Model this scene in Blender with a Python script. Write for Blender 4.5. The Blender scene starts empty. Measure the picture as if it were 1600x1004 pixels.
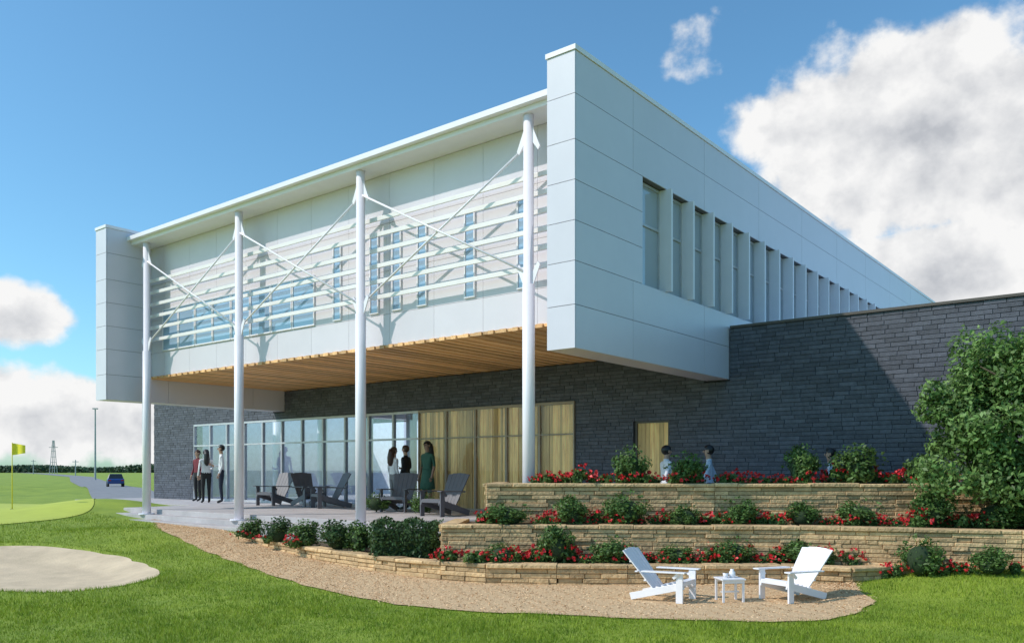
import bpy, bmesh, math, random
import numpy as np
from mathutils import Vector, Matrix
random.seed(7); rng = np.random.default_rng(7)
S = bpy.context.scene; C = S.collection
F = 1295.0; H = 1.03; HY = 734.0
RX, RY = 0.6214, 0.7835                      # long-wall direction; the front runs along (-RY, RX)
TH = math.atan2(RY, RX)
def W(a, b): return (a*RX - b*RY, a*RY + b*RX)
# ------------------------------------------------------------------ materials
def newmat(name):
    m = bpy.data.materials.new(name); m.use_nodes = True
    nt = m.node_tree; return m, nt, nt.nodes['Principled BSDF']
def M(name, col, rough=.6, var=.12, scale=4, bump=0, bscale=60, metallic=0, spec=.5, island=0, stretch=None, col2=None, detail=6, bdist=.02, sss=0):
    m, nt, p = newmat(name); N = nt.nodes; L = nt.links
    tc = N.new('ShaderNodeTexCoord'); mp = N.new('ShaderNodeMapping'); L.new(tc.outputs['Object'], mp.inputs[0])
    if stretch: mp.inputs['Scale'].default_value = stretch
    n = N.new('ShaderNodeTexNoise'); n.inputs['Scale'].default_value = scale; n.inputs['Detail'].default_value = detail; n.inputs['Roughness'].default_value = .65
    L.new(mp.outputs[0], n.inputs['Vector'])
    mr = N.new('ShaderNodeMapRange'); mr.inputs[1].default_value = .3; mr.inputs[2].default_value = .7
    L.new(n.outputs['Fac'], mr.inputs[0])
    mx = N.new('ShaderNodeMix'); mx.data_type = 'RGBA'
    c2 = col2 if col2 else [min(1, c*(1+var)) for c in col]
    c1 = col if col2 else [c*(1-var) for c in col]
    mx.inputs[6].default_value = (*c1, 1); mx.inputs[7].default_value = (*c2, 1)
    L.new(mr.outputs[0], mx.inputs[0]); out = mx.outputs[2]
    if island:
        g = N.new('ShaderNodeNewGeometry'); r = N.new('ShaderNodeMapRange')
        r.inputs[3].default_value = 1-island; r.inputs[4].default_value = 1+island
        L.new(g.outputs['Random Per Island'], r.inputs[0])
        v = N.new('ShaderNodeVectorMath'); v.operation = 'SCALE'; L.new(out, v.inputs[0]); L.new(r.outputs[0], v.inputs['Scale']); out = v.outputs[0]
    L.new(out, p.inputs['Base Color'])
    p.inputs['Roughness'].default_value = rough; p.inputs['Metallic'].default_value = metallic
    p.inputs['Specular IOR Level'].default_value = spec
    if bump:
        bn = N.new('ShaderNodeTexNoise'); bn.inputs['Scale'].default_value = bscale; bn.inputs['Detail'].default_value = 5
        L.new(mp.outputs[0], bn.inputs['Vector'])
        bp = N.new('ShaderNodeBump'); bp.inputs['Strength'].default_value = bump; bp.inputs['Distance'].default_value = bdist
        L.new(bn.outputs['Fac'], bp.inputs['Height']); L.new(bp.outputs[0], p.inputs['Normal'])
    return m
def leafmat(name, c1, c2, island=.45, trans=.25):
    m = M(name, c1, .5, scale=3, col2=c2, island=island, spec=.35, detail=2)
    nt = m.node_tree; N = nt.nodes; L = nt.links; p = N['Principled BSDF']; o = N['Material Output']
    t = N.new('ShaderNodeBsdfTranslucent'); src = p.inputs['Base Color'].links[0].from_socket
    L.new(src, t.inputs['Color']); ms = N.new('ShaderNodeMixShader'); ms.inputs[0].default_value = trans
    L.new(p.outputs[0], ms.inputs[1]); L.new(t.outputs[0], ms.inputs[2]); L.new(ms.outputs[0], o.inputs[0]); return m
def glassmat(name, tint, base):
    m, nt, p = newmat(name); N = nt.nodes; L = nt.links; o = N['Material Output']
    tr = N.new('ShaderNodeBsdfTransparent'); tr.inputs[0].default_value = (*tint, 1)
    gl = N.new('ShaderNodeBsdfGlossy'); gl.inputs['Roughness'].default_value = .02; gl.inputs[0].default_value = (.93, .95, 1, 1)
    lw = N.new('ShaderNodeLayerWeight'); lw.inputs[0].default_value = .5          # Schlick reflection, the same from either side
    pw = N.new('ShaderNodeMath'); pw.operation = 'POWER'; pw.inputs[1].default_value = 4.5; L.new(lw.outputs['Facing'], pw.inputs[0])
    ad = N.new('ShaderNodeMath'); ad.operation = 'MULTIPLY_ADD'; ad.use_clamp = True; ad.inputs[1].default_value = .8; ad.inputs[2].default_value = base
    L.new(pw.outputs[0], ad.inputs[0]); ms = N.new('ShaderNodeMixShader'); L.new(ad.outputs[0], ms.inputs[0])
    L.new(tr.outputs[0], ms.inputs[1]); L.new(gl.outputs[0], ms.inputs[2]); L.new(ms.outputs[0], o.inputs[0]); return m
def solidglass(name, col):
    m, nt, p = newmat(name); p.inputs['Base Color'].default_value = (*col, 1); p.inputs['Roughness'].default_value = .04; p.inputs['Specular IOR Level'].default_value = .9; p.inputs['IOR'].default_value = 1.7; return m
m_panel = M('panel metal', (.67, .635, .705), .38, .03, 1.2, island=.02, spec=.5)
m_joint = M('joint grey', (.16, .155, .165), .7)
m_white = M('white paint', (.84, .80, .84), .4, .03, 3)
m_fin = M('fin white', (.78, .75, .80), .45, .03, 3)
m_roof = M('roof membrane', (.6, .6, .61), .6)
m_louv = M('louver off white', (.83, .775, .745), .45, .04, 3)
m_facade = M('facade panel', (.69, .64, .68), .5, .03, 1.5, island=.02)
m_stone = M('dark slate stone', (.086, .092, .113), .75, .22, 9, bump=.35, bscale=30, island=.22)
m_mort = M('dark mortar', (.04, .043, .052), .9)
m_tan = M('tan wall stone', (.57, .385, .20), .85, .28, 7, bump=.8, bscale=22, island=.26, bdist=.03)
m_wood = M('soffit wood', (.78, .44, .195), .5, .3, 3, island=.32, stretch=(.6, 12, 12))
m_woodw = M('wall wood', (.90, .50, .19), .5, .35, 2.5, island=.40, stretch=(8, 8, .7))
m_alu = M('aluminium frame', (.50, .50, .53), .35, metallic=.2)
m_bronze = M('bronze frame', (.34, .27, .20), .45)
m_dark = M('dark frame', (.09, .075, .06), .5)
m_glass = glassmat('clear glass', (.84, .90, .96), .09)
m_wglass = glassmat('timber bay glass', (.98, .98, .98), .015)
m_bglass = solidglass('sky reflection glass', (.30, .43, .58))  # opaque panes, sky reflection put into the base colour
m_sglass = solidglass('pale window glass', (.38, .42, .48))
m_int = M('interior plaster', (.80, .79, .80), .8)
m_intf = M('interior floor', (.55, .52, .50), .5)
m_conc = M('patio concrete', (.46, .425, .42), .8, .16, 1.6, bump=.15, bscale=40)
m_asph = M('asphalt', (.25, .245, .25), .9, .15, 2)
m_soil = M('bed soil', (.10, .07, .04), .95, .4, 14, bump=.8, bscale=40)
m_mulch = M('mulch', (.66, .45, .25), .95, .24, 40, bump=.8, bscale=70, detail=8, bdist=.02)
m_chip = M('wood chips', (.72, .49, .28), .9, .2, 8, island=.38)
m_sand = M('bunker sand', (.60, .47, .315), .95, .15, 2.2, bump=.5, bscale=30)
m_green = M('putting green', (.46, .51, .065), .8, .08, 1.2)
m_lawn = M('lawn', (.165, .25, .018), .85, .25, .7, bump=.7, bscale=90, col2=(.34, .42, .04), detail=10)
m_blade = leafmat('grass blade', (.155, .25, .016), (.34, .42, .04), .4, .3)
m_leafA = leafmat('shrub leaf', (.06, .12, .028), (.13, .22, .055))
m_leafB = leafmat('dark shrub leaf', (.035, .078, .026), (.075, .14, .042))
m_leafT = leafmat('tree leaf', (.10, .185, .05), (.22, .35, .10), .5, .35)
m_core = M('dark foliage core', (.02, .04, .012), .9, .3, 20)  # dark filler colour for the solid cores behind the leaves
m_red = M('red petal', (.60, .02, .025), .5, .2, 30, island=.4)
m_bark = M('bark', (.11, .08, .055), .9, .3, 12, bump=.8, bscale=30)
m_chairw = M('white chair paint', (.85, .82, .84), .4, .03)
m_chaird = M('grey chair paint', (.13, .125, .14), .5, .1)
m_yel = M('yellow flag', (.80, .68, .03), .6, .08)
m_far = M('far foliage', (.06, .10, .05), .9, .4, .3)
m_steel = M('galvanised steel', (.38, .39, .40), .5, metallic=.3)
m_carb = M('blue car paint', (.02, .06, .22), .25, .05)
m_cglass = M('car glass', (.02, .025, .03), .08)
m_tyre = M('rubber', (.02, .02, .02), .8)
m_tail = M('tail lamp', (.4, .01, .01), .3)
# ------------------------------------------------------------------ mesh builder
class MB:
    def __init__(s): s.v = []; s.f = []; s.m = []
    def add(s, vs, fs, mi=0):
        k = len(s.v); s.v += [tuple(v) for v in vs]; s.f += [tuple(i+k for i in f) for f in fs]; s.m += [mi]*len(fs)
    def box(s, x0, x1, y0, y1, z0, z1, mi=0):
        vs = [(x, y, z) for z in (z0, z1) for y in (y0, y1) for x in (x0, x1)]
        s.add(vs, [(0, 2, 3, 1), (4, 5, 7, 6), (0, 1, 5, 4), (2, 6, 7, 3), (0, 4, 6, 2), (1, 3, 7, 5)], mi)
    def bar(s, p0, p1, w, h, up=(0, 0, 1), mi=0, w1=None):
        p0 = Vector(p0); p1 = Vector(p1); d = (p1-p0).normalized(); u = Vector(up); x = d.cross(u).normalized(); y = x.cross(d).normalized()*h/2
        vs = [p+a*x*ww/2+b*y for p, ww in ((p0, w), (p1, w1 or w)) for b in (-1, 1) for a in (-1, 1)]
        s.add(vs, [(0, 2, 3, 1), (4, 5, 7, 6), (0, 1, 5, 4), (2, 6, 7, 3), (0, 4, 6, 2), (1, 3, 7, 5)], mi)
    def tube(s, pts, rs, n=12, mi=0):
        pts = [Vector(p) for p in pts]; k = len(s.v); 
        for i, p in enumerate(pts):
            d = (pts[min(i+1, len(pts)-1)]-pts[max(i-1, 0)]).normalized()
            a = Vector((1, 0, 0)) if abs(d.x) < .8 else Vector((0, 1, 0))
            x = d.cross(a).normalized(); y = d.cross(x)
            for j in range(n):
                t = 2*math.pi*j/n; s.v.append(tuple(p+rs[i]*(math.cos(t)*x+math.sin(t)*y)))
        for i in range(len(pts)-1):
            for j in range(n):
                s.f.append((k+i*n+j, k+i*n+(j+1) % n, k+(i+1)*n+(j+1) % n, k+(i+1)*n+j)); s.m.append(mi)
        s.f.append(tuple(k+j for j in range(n))[::-1]); s.m.append(mi)
        e = k+(len(pts)-1)*n; s.f.append(tuple(e+j for j in range(n))); s.m.append(mi)
    def prism(s, poly, z0, z1, mi=0):
        n = len(poly); vs = [(x, y, z0) for x, y in poly]+[(x, y, z1) for x, y in poly]
        s.add(vs, [tuple(range(n))[::-1], tuple(range(n, 2*n))]+[(i, (i+1) % n, n+(i+1) % n, n+i) for i in range(n)], mi)
    def ball(s, c, r, nu=12, nv=8, mi=0, keep=None):
        k = len(s.v); c = Vector(c)
        for i in range(nv+1):
            ph = math.pi*i/nv
            for j in range(nu):
                t = 2*math.pi*j/nu; s.v.append((c.x+r[0]*math.sin(ph)*math.cos(t), c.y+r[1]*math.sin(ph)*math.sin(t), c.z+r[2]*math.cos(ph)))
        for i in range(nv):
            for j in range(nu):
                q = (k+i*nu+j, k+(i+1)*nu+j, k+(i+1)*nu+(j+1) % nu, k+i*nu+(j+1) % nu)
                if keep and not keep(Vector([sum(s.v[a][t] for a in q)/4 for t in range(3)])): continue
                s.f.append(q); s.m.append(mi)
    def build(s, name, mats, parent=None, smooth=False, bevel=0, kind=None):
        me = bpy.data.meshes.new(name); me.from_pydata(s.v, [], s.f)
        bm = bmesh.new(); bm.from_mesh(me); bmesh.ops.recalc_face_normals(bm, faces=bm.faces); bm.to_mesh(me); bm.free()
        for m in (mats if isinstance(mats, (list, tuple)) else [mats]): me.materials.append(m)
        me.polygons.foreach_set('material_index', s.m)
        if smooth: me.polygons.foreach_set('use_smooth', [True]*len(s.f))
        o = bpy.data.objects.new(name, me); C.objects.link(o)
        if parent: o.parent = parent
        if bevel:
            b = o.modifiers.new('bevel', 'BEVEL'); b.width = bevel; b.segments = 2
        if kind: o['kind'] = kind
        return o
def npmesh(name, V, Fq, mat):
    me = bpy.data.meshes.new(name); n = len(V); k = Fq.shape[1]
    me.vertices.add(n); me.vertices.foreach_set('co', V.astype(np.float32).ravel())
    me.loops.add(Fq.size); me.loops.foreach_set('vertex_index', Fq.astype(np.int32).ravel())
    me.polygons.add(len(Fq)); me.polygons.foreach_set('loop_start', np.arange(0, Fq.size, k, dtype=np.int32))
    me.update(calc_edges=True); me.validate(); me.materials.append(mat); return me
def obj(name, me, parent=None, kind=None):
    o = bpy.data.objects.new(name, me); C.objects.link(o)
    if parent: o.parent = parent
    if kind: o['kind'] = kind
    return o
def thing(name, label, cat, loc=(0, 0, 0), rz=0, group=None):
    o = bpy.data.objects.new(name, None); C.objects.link(o); o.location = loc; o.rotation_euler = (0, 0, rz); tag(o, label, cat, group); return o
def tag(o, label, cat, group=None):
    o['label'] = label; o['category'] = cat
    if group: o['group'] = group
    return o
def dup(root, loc, rz, label, group=None, scale=None):
    r = root.copy(); C.objects.link(r); r.location = loc; r.rotation_euler = (0, 0, rz); r['label'] = label
    if scale: r.scale = scale
    if group: r['group'] = group
    for ch in list(root.children):
        c = ch.copy(); C.objects.link(c); c.parent = r
        for g in list(ch.children):
            d = g.copy(); C.objects.link(d); d.parent = c
    return r
ORD = ['first', 'second', 'third', 'fourth', 'fifth', 'sixth', 'seventh', 'eighth', 'ninth', 'tenth']
# ------------------------------------------------------------------ terrain
def ss(a, b, x):
    t = np.clip((np.asarray(x, float)-a)/(b-a), 0, 1); return t*t*(3-2*t)
def Z0(X, Y):
    X = np.asarray(X, float); Y = np.asarray(Y, float)
    z = -.62+.40*ss(11, 23, Y)
    z = z+.30*ss(3.6, 7.4, X)*ss(8.2, 12.2, Y)*(1-ss(13, 16, Y))
    z = z+.40*np.exp(-(((X+11.9)/2.0)**2+((Y-24.3)/1.9)**2))
    z = z+.14*np.exp(-(((X+17.5)/4.5)**2+((Y-24)/4)**2))
    z = z+.38*np.exp(-(((X+34)/9)**2+((Y-50)/6)**2))
    z = z+.17*np.exp(-(((X+8.2)/2.2)**2+((Y-17.4)/1.3)**2))
    z = z+.02*np.sin(.5*X+1)*np.sin(.45*Y)*(1-ss(40, 60, Y))
    return z
def gpt(px, py, fn=Z0):
    s = (px-800)/F; Y = 15.0
    for _ in range(40): Y = .5*Y+.5*F*(H-float(fn(s*Y, Y)))/(py-HY)
    return (s*Y, Y)
class Star:
    def __init__(s, pts, sm=25):
        P = np.array(pts); s.c = P.mean(0); d = P-s.c; an = np.arctan2(d[:, 1], d[:, 0]); r = np.hypot(d[:, 0], d[:, 1]); o = np.argsort(an)
        s.t = np.linspace(-math.pi, math.pi, 361); rr = np.interp(s.t, an[o], r[o], period=2*math.pi)
        k = np.hanning(sm); k /= k.sum(); h = sm//2+1; s.r = np.convolve(np.concatenate([rr[-h:-1], rr, rr[1:h]]), k, 'valid')
    def q(s, X, Y):
        dx = np.asarray(X)-s.c[0]; dy = np.asarray(Y)-s.c[1]
        return np.hypot(dx, dy)/np.interp(np.arctan2(dy, dx), s.t, s.r)
bunker = Star([gpt(*p) for p in [(0, 855), (60, 855), (110, 860), (160, 868), (205, 879), (232, 888), (249, 897), (240, 906), (215, 913), (180, 920), (100, 929), (0, 926), (-120, 921), (-230, 895), (-140, 866)]], 13)
greenp = Star([(-11.3, 21.9), (-12.3, 24.2), (-15.3, 28.2), (-19.5, 31), (-23.5, 29.5), (-25.5, 25), (-22.5, 20.2), (-18.2, 18.0), (-14.6, 18.0), (-12.2, 19.6)])
def Zg(X, Y): return Z0(X, Y)-.13*(1-ss(.5, 1.0, bunker.q(X, Y)))+.055*np.exp(-((bunker.q(X, Y)-1.08)/.08)**2)
def grow(a, b, step, far0, far1, g=1.22):
    m = list(np.arange(a, b, step)); x = m[-1]; d = step
    while x < far1: d *= g; x += d; m.append(x)
    x = a; d = step; lo = []
    while x > far0: d *= g; x -= d; lo.append(x)
    return np.array(lo[::-1]+m)
gx = grow(-16, 11, .16, -2500, 2500, 1.12); gy = grow(5, 31, .16, -400, 4000, 1.12)
GX, GY = np.meshgrid(gx, gy); GZ = Zg(GX, GY)
V = np.stack([GX.ravel(), GY.ravel(), GZ.ravel()], 1); nx = len(gx); ny = len(gy)
ii = (np.arange(ny-1)[:, None]*nx+np.arange(nx-1)[None]).ravel()
me = npmesh('ground', V, np.stack([ii, ii+1, ii+nx+1, ii+nx], 1), m_lawn); me.polygons.foreach_set('use_smooth', [True]*len(me.polygons))
obj('ground', me, kind='structure')
def starsheet(name, st, off, mat, rings=22, seg=160):
    vs = [(st.c[0], st.c[1], 0)]; fs = []
    for i in range(1, rings+1):
        for j in range(seg):
            t = -math.pi+2*math.pi*j/seg; r = np.interp(t, st.t, st.r)*i/rings; vs.append((st.c[0]+r*math.cos(t), st.c[1]+r*math.sin(t), 0))
    vs = np.array(vs); vs[:, 2] = Zg(vs[:, 0], vs[:, 1])+off
    b = MB(); b.v = [tuple(v) for v in vs]
    for j in range(seg): b.f.append((0, 1+j, 1+(j+1) % seg))
    for i in range(rings-1):
        for j in range(seg): k = 1+i*seg; b.f.append((k+j, k+seg+j, k+seg+(j+1) % seg, k+(j+1) % seg))
    b.m = [0]*len(b.f); return b.build(name, mat, smooth=True, kind='structure')
starsheet('sand_bunker', bunker, .014, m_sand); starsheet('putting_green', greenp, .016, m_green)
def resample(P, n):
    P = np.array(P); d = np.r_[0, np.cumsum(np.hypot(*np.diff(P, axis=0).T))]; t = np.linspace(0, d[-1], n)
    return np.stack([np.interp(t, d, P[:, 0]), np.interp(t, d, P[:, 1])], 1)
def stripsheet(name, A, B, off, mat, n=90, m=10, wob=0):
    A = resample(A, n); B = resample(B, n)
    if wob:
        t = np.arange(n); A = A+np.stack([np.sin(t*1.3)*wob, np.sin(t*2.1+1)*wob*.7+np.sin(t*.9)*wob*.6], 1)*(np.minimum(t, n-1-t) > 1)[:, None]
    b = MB(); vs = []
    for i in range(n):
        for j in range(m+1): p = A[i]+(B[i]-A[i])*j/m; vs.append((p[0], p[1], float(Zg(p[0], p[1]))+off))
    b.v = vs
    for i in range(n-1):
        for j in range(m): k = i*(m+1)+j; b.f.append((k, k+1, k+m+2, k+m+1))
    b.m = [0]*len(b.f); b.build(name, mat, smooth=True, kind='structure'); return np.vstack([A, B[::-1]])
LOW = [gpt(*p) for p in [(366, 836), (400, 848), (440, 861), (500, 876), (560, 888), (620, 898), (690, 906), (760, 912), (870, 914), (980, 914), (1100, 914), (1220, 913), (1330, 911)]]
mo = [gpt(*p) for p in [(241, 811), (250, 828), (300, 851), (370, 879), (430, 901), (520, 926), (620, 945), (720, 955), (850, 960), (980, 966), (1100, 970), (1200, 972), (1290, 970), (1345, 957), (1364, 940), (1345, 922), (1332, 909)]]
mi_ = [gpt(*p) for p in [(243, 809), (275, 809), (320, 820)]]+[(x, y+.12) for x, y in LOW]
mulchpoly = stripsheet('mulch_path', mo, mi_, .014, m_mulch, wob=.03)
def offs(P, w):
    P = np.array(P); d = np.gradient(P, axis=0); d /= np.hypot(d[:, 0], d[:, 1])[:, None]; n = np.stack([-d[:, 1], d[:, 0]], 1); return P+n*w, P-n*w
A_, B_ = offs(resample([(-12.9, 29.3), (-15.5, 34), (-19, 41), (-24, 50.5), (-46, 90), (-78, 150), (-170, 300), (-500, 800)], 80), np.linspace(1.6, 3.2, 80)[:, None])
roadpoly = stripsheet('road', A_, B_, .03, m_asph, n=260, m=4)
def inpoly(P, X, Y):
    ins = np.zeros(len(X), bool); n = len(P)
    for i in range(n):
        x1, y1 = P[i]; x2, y2 = P[(i+1) % n]
        c = ((y1 > Y) != (y2 > Y)) & (X < (x2-x1)*(Y-y1)/(y2-y1+1e-12)+x1); ins ^= c
    return ins
# beds and retaining walls -----------------------------------------------------
MID = [(-.95, 14.3), (-1.08, 12.7), (4.27, 12.3), (7.04, 11.45), (10.5, 10.7)]
UP = [(-.25, 14.7), (-.41, 13.2), (3.2, 13.1), (7.35, 12.9), (8.6, 13.0)]
lowbed = [(x, y+.1) for x, y in LOW]+[(5.6, 12.05), (4.27, 12.42), (-.98, 12.82), (-.85, 14.3), W(10.55, 9.6), W(10.55, 15.9)]
b = MB(); b.prism(lowbed, -.9, -.37); b.build('planting_bed', m_soil, kind='structure')
b = MB(); b.prism([(-.95, 12.82), (4.27, 12.42), (7.06, 11.57), (10.5, 10.85), (10.6, 13.2), (7.35, 13.0), (3.2, 13.2), (-.3, 13.3), (-.2, 14.5), (-.83, 14.25)], -.6, .15); b.build('planting_bed', m_soil, kind='structure')
b = MB(); b.prism([(-.3, 13.3), (3.2, 13.2), (7.35, 13.0), (8.6, 13.1), (8.3, 13.5), (7.1, 13.85), (.3, 14.25), (-.12, 14.65)], -.6, .77); b.build('planting_bed', m_soil, kind='structure')
b = MB(); b.prism([(.2, 14.2), (7.1, 13.8), (7.4, 14.05), (3.1, 17.45), (.6, 15.9)], -.6, -.13); b.build('side_path', m_conc, kind='structure')
def stone(b, o, d, n, u0, u1, z0, z1, off, depth, e=.008, mi=0):
    vs = []
    for k, (w, ins) in enumerate(((-depth, 0), (off-e, 0), (off, e))):
        for (u, z) in ((u0+ins, z0+ins), (u1-ins, z0+ins), (u1-ins, z1-ins), (u0+ins, z1-ins)): vs.append((o[0]+d[0]*u+n[0]*w, o[1]+d[1]*u+n[1]*w, z))
    fs = [(0, 1, 2, 3), (8, 11, 10, 9)]
    for r in (0, 4):
        for j in range(4): fs.append((r+j, r+4+j, r+4+(j+1) % 4, r+(j+1) % 4))
    b.add(vs, fs, mi)
def stonewall(b, o, d, n, length, z0, z1, ch, lr, jit, depth, holes=(), gap=.006, rnd=random.Random(3), e=.008):
    nc = max(1, round((z1-z0)/ch)); ch = (z1-z0)/nc
    for c in range(nc):
        za = z0+c*ch; zb = za+ch; u = -rnd.random()*lr[1]*.8; zm = (za+zb)/2
        iv = [(0, length)]
        for (h0, h1, hz0, hz1) in holes:
            if hz0 < zm < hz1:
                nv = []
                for (a, q) in iv:
                    if h1 <= a or h0 >= q: nv.append((a, q)); continue
                    if h0 > a: nv.append((a, h0))
                    if h1 < q: nv.append((h1, q))
                iv = nv
        while u < length:
            l = rnd.uniform(*lr); 
            for (a, q) in iv:
                ua = max(u, a); ub = min(u+l, q)
                if ub-ua > .03: stone(b, o, d, n, ua+gap/2, ub-gap/2, za+gap/2, zb-gap/2, rnd.uniform(0, jit), depth, e)
            u += l
def retaining(P, z0, z1, label, ch=.064, thick=.22):
    b = MB(); rnd = random.Random(len(P)*7)
    for i in range(len(P)-1):
        p = Vector(P[i]); q = Vector(P[i+1]); d = (q-p); l = d.length; d.normalize(); n = Vector((d.y, -d.x))
        stonewall(b, p, d, n, l, z0, z1-.06, ch, (.14, .62), .035, thick, gap=.005, rnd=rnd, e=.007)
        u = 0
        while u < l-.01:
            w = min(rnd.uniform(.35, .8), l-u); w = l-u if l-u-w < .12 else w
            stone(b, p, d, n, u+.002, u+w-.002, z1-.058, z1+rnd.uniform(-.006, .008), .035+rnd.uniform(0, .03), thick, .012); u += w
    return tag(b.build('retaining_wall', m_tan), label, 'wall')
retaining(LOW+[(5.9, 11.9)], -.80, -.33, 'lowest curved tan stone retaining wall edging the mulch path')
retaining(MID, -.55, .20, 'middle tan stone retaining wall between two flower beds')
retaining(UP, .0, .82, 'highest tan stone retaining wall in front of the dark stone wall')
# ------------------------------------------------------------------ the clubhouse
A0, B0 = 11.0, 14.0
cx, cy = W(A0, B0)
bld = thing('clubhouse', 'white panelled clubhouse with upper storey overhanging a dark stone and glass ground floor', 'building', (cx, cy, 0), TH)
class BB(MB):
    def box(s, a0, a1, b0, b1, z0, z1, mi=0): MB.box(s, a0-A0, a1-A0, b0-B0, b1-B0, z0, z1, mi)
    def tubeab(s, pts, rs, n=14, mi=0): s.tube([(p[0]-A0, p[1]-B0, p[2]) for p in pts], rs, n, mi)
ZJ = [2.84, 3.49, 4.14, 4.74, 5.34, 5.94, 6.62, 7.26]
AF, AE, BR0, BR1, BL0, BL1 = 10.2, 34.4, 6.90, 7.41, 21.40, 21.95
g = .009
def sidewall(b0, b1, outer, windows):
    b = BB(); t = .022
    i0, i1 = b0+t, b1-t
    if windows:
        for (a0, a1, z0, z1) in ((AF+t, AE, 2.86, 4.13), (AF+t, AE, 5.95, 7.26), (AF+t, 12.22, 4.13, 5.95), (27.12, AE, 4.13, 5.95)): b.box(a0, a1, i0, i1, z0, z1, 1)
    else: b.box(AF+t, AE, i0, i1, 2.86, 7.26, 1)
    for k in range(7):
        z0, z1 = ZJ[k]+g/2, ZJ[k+1]-g/2
        b.box(AF, AF+t-.001, b0+.001, b1-.001, z0, z1)
        if windows and 1 < k < 5:
            segs = [(AF+t+.001, 12.22), (27.12, 30.7), (30.7, AE)]
        else:
            e = [AF+t+.001]+[11.9+2.66*j for j in range(0, 9)]; e = [x for x in e if x < AE-.5]+[AE]; segs = list(zip(e[:-1], e[1:]))
        for (a0, a1) in segs:
            b.box(a0+g/2, a1-g/2, b0, b0+t-.001, z0, z1); b.box(a0+g/2, a1-g/2, b1-t+.001, b1, z0, z1)
    b.box(AF+t, AE, i0, i1, 2.842, 2.859)
    w = b.build('side_wall', [m_panel, m_joint], bld)
    c = BB(); c.box(AF-.02, AE+.02, b0-.02, b1+.02, 7.262, 7.335); c.build('coping', m_white, w)
sidewall(BR0, BR1, -1, True); sidewall(BL0, BL1, 1, False)
sp = (27.12-12.22)/17.5
for i in range(18):
    a = 12.22+sp*i
    if i > 0:
        b = BB(); b.box(a-.03, a+.03, 6.80, 7.075, 4.145, 5.935); b.build('sun_fin', m_fin, bld)
    a1 = min(a+sp, 27.11)
    b = BB()
    for (x0, x1, z0, z1) in ((a+.032, a1-.032, 4.15, 4.19), (a+.032, a1-.032, 5.89, 5.93), (a+.032, a+.06, 4.19, 5.89), (a1-.06, a1-.032, 4.19, 5.89), (a+.06, a1-.06, 5.20, 5.24)): b.box(x0, x1, 7.03, 7.09, z0, z1)
    w = b.build('window', m_alu, bld)
    b = BB(); b.box(a+.034, a1-.034, 7.06, 7.07, 4.16, 5.92); b.build('pane', m_sglass, w)
b = BB(); b.box(12.2, 27.1, 7.37, 7.40, 4.1, 6.0); b.build('window_backing', m_dark, bld)
# facade wall
b = BB(); AW = 11.42; b.box(AW+.02, AW+.3, BR1, BL0, 3.53, 6.94, 1)
e = [BR1]+[8.5+1.225*j for j in range(0, 11)]+[BL0]; e = sorted(set(x for x in e if x <= BL0))
for (z0, z1) in ((3.5, 4.14), (4.14, 5.0), (5.0, 5.95), (5.95, 6.935)):
    for (x0, x1) in zip(e[:-1], e[1:]): b.box(AW, AW+.021, x0+.003, x1-.003, z0+.003, z1-.003)
b.build('facade_wall', [m_facade, m_joint], bld)
def fwin(b0, b1, z0, z1, nm=0):
    b = BB(); f = .03; a0, a1 = AW-.035, AW-.001
    for (x0, x1, y0, y1) in ((b0, b1, z0, z0+f), (b0, b1, z1-f, z1), (b0, b0+f, z0+f, z1-f), (b1-f, b1, z0+f, z1-f)): b.box(a0, a1, x0, x1, y0, y1)
    w = b.build('window', m_white, bld); b = BB(); b.box(AW-.018, AW-.004, b0+f, b1-f, z0+f, z1-f); b.build('pane', m_bglass, w)
for c in (8.8, 10.03, 11.25, 11.95, 12.6, 13.75): fwin(c-.13, c+.13, 4.18, 5.75)
for k in range(8): fwin(14.5+.79*k, 14.5+.79*k+.77, 4.16, 5.25)
for z in (6.0, 5.69, 5.38, 5.07, 4.76, 4.45):
    b = BB(); b.box(11.20, 11.235, BR1+.004, BL0-.004, z-.042, z+.042); b.build('louver', m_louv, bld, bevel=.006)
b = BB(); b.box(10.74, AE-.1, BR1+.002, BL0-.002, 7.03, 7.13); b.box(10.86, AE-.1, BR1+.002, BL0-.002, 6.94, 7.029)
b.build('roof', m_white, bld)
b = BB(); b.box(AE-.05, AE-.003, BR1+.01, BL0-.01, 2.9, 7.0); b.build('rear_wall', m_panel, bld)
# soffit planks
b = BB(); x = BR1; k = 0
while x < BL0-.01:
    w = random.uniform(.12, .17); b.box(AW-(.05 if k % 2 else .015), 15.70, x+.003, min(x+w, BL0)-.003, 3.46+(.0 if k % 2 else .012), 3.525); x += w; k += 1
b.build('soffit', m_wood, bld)
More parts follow.
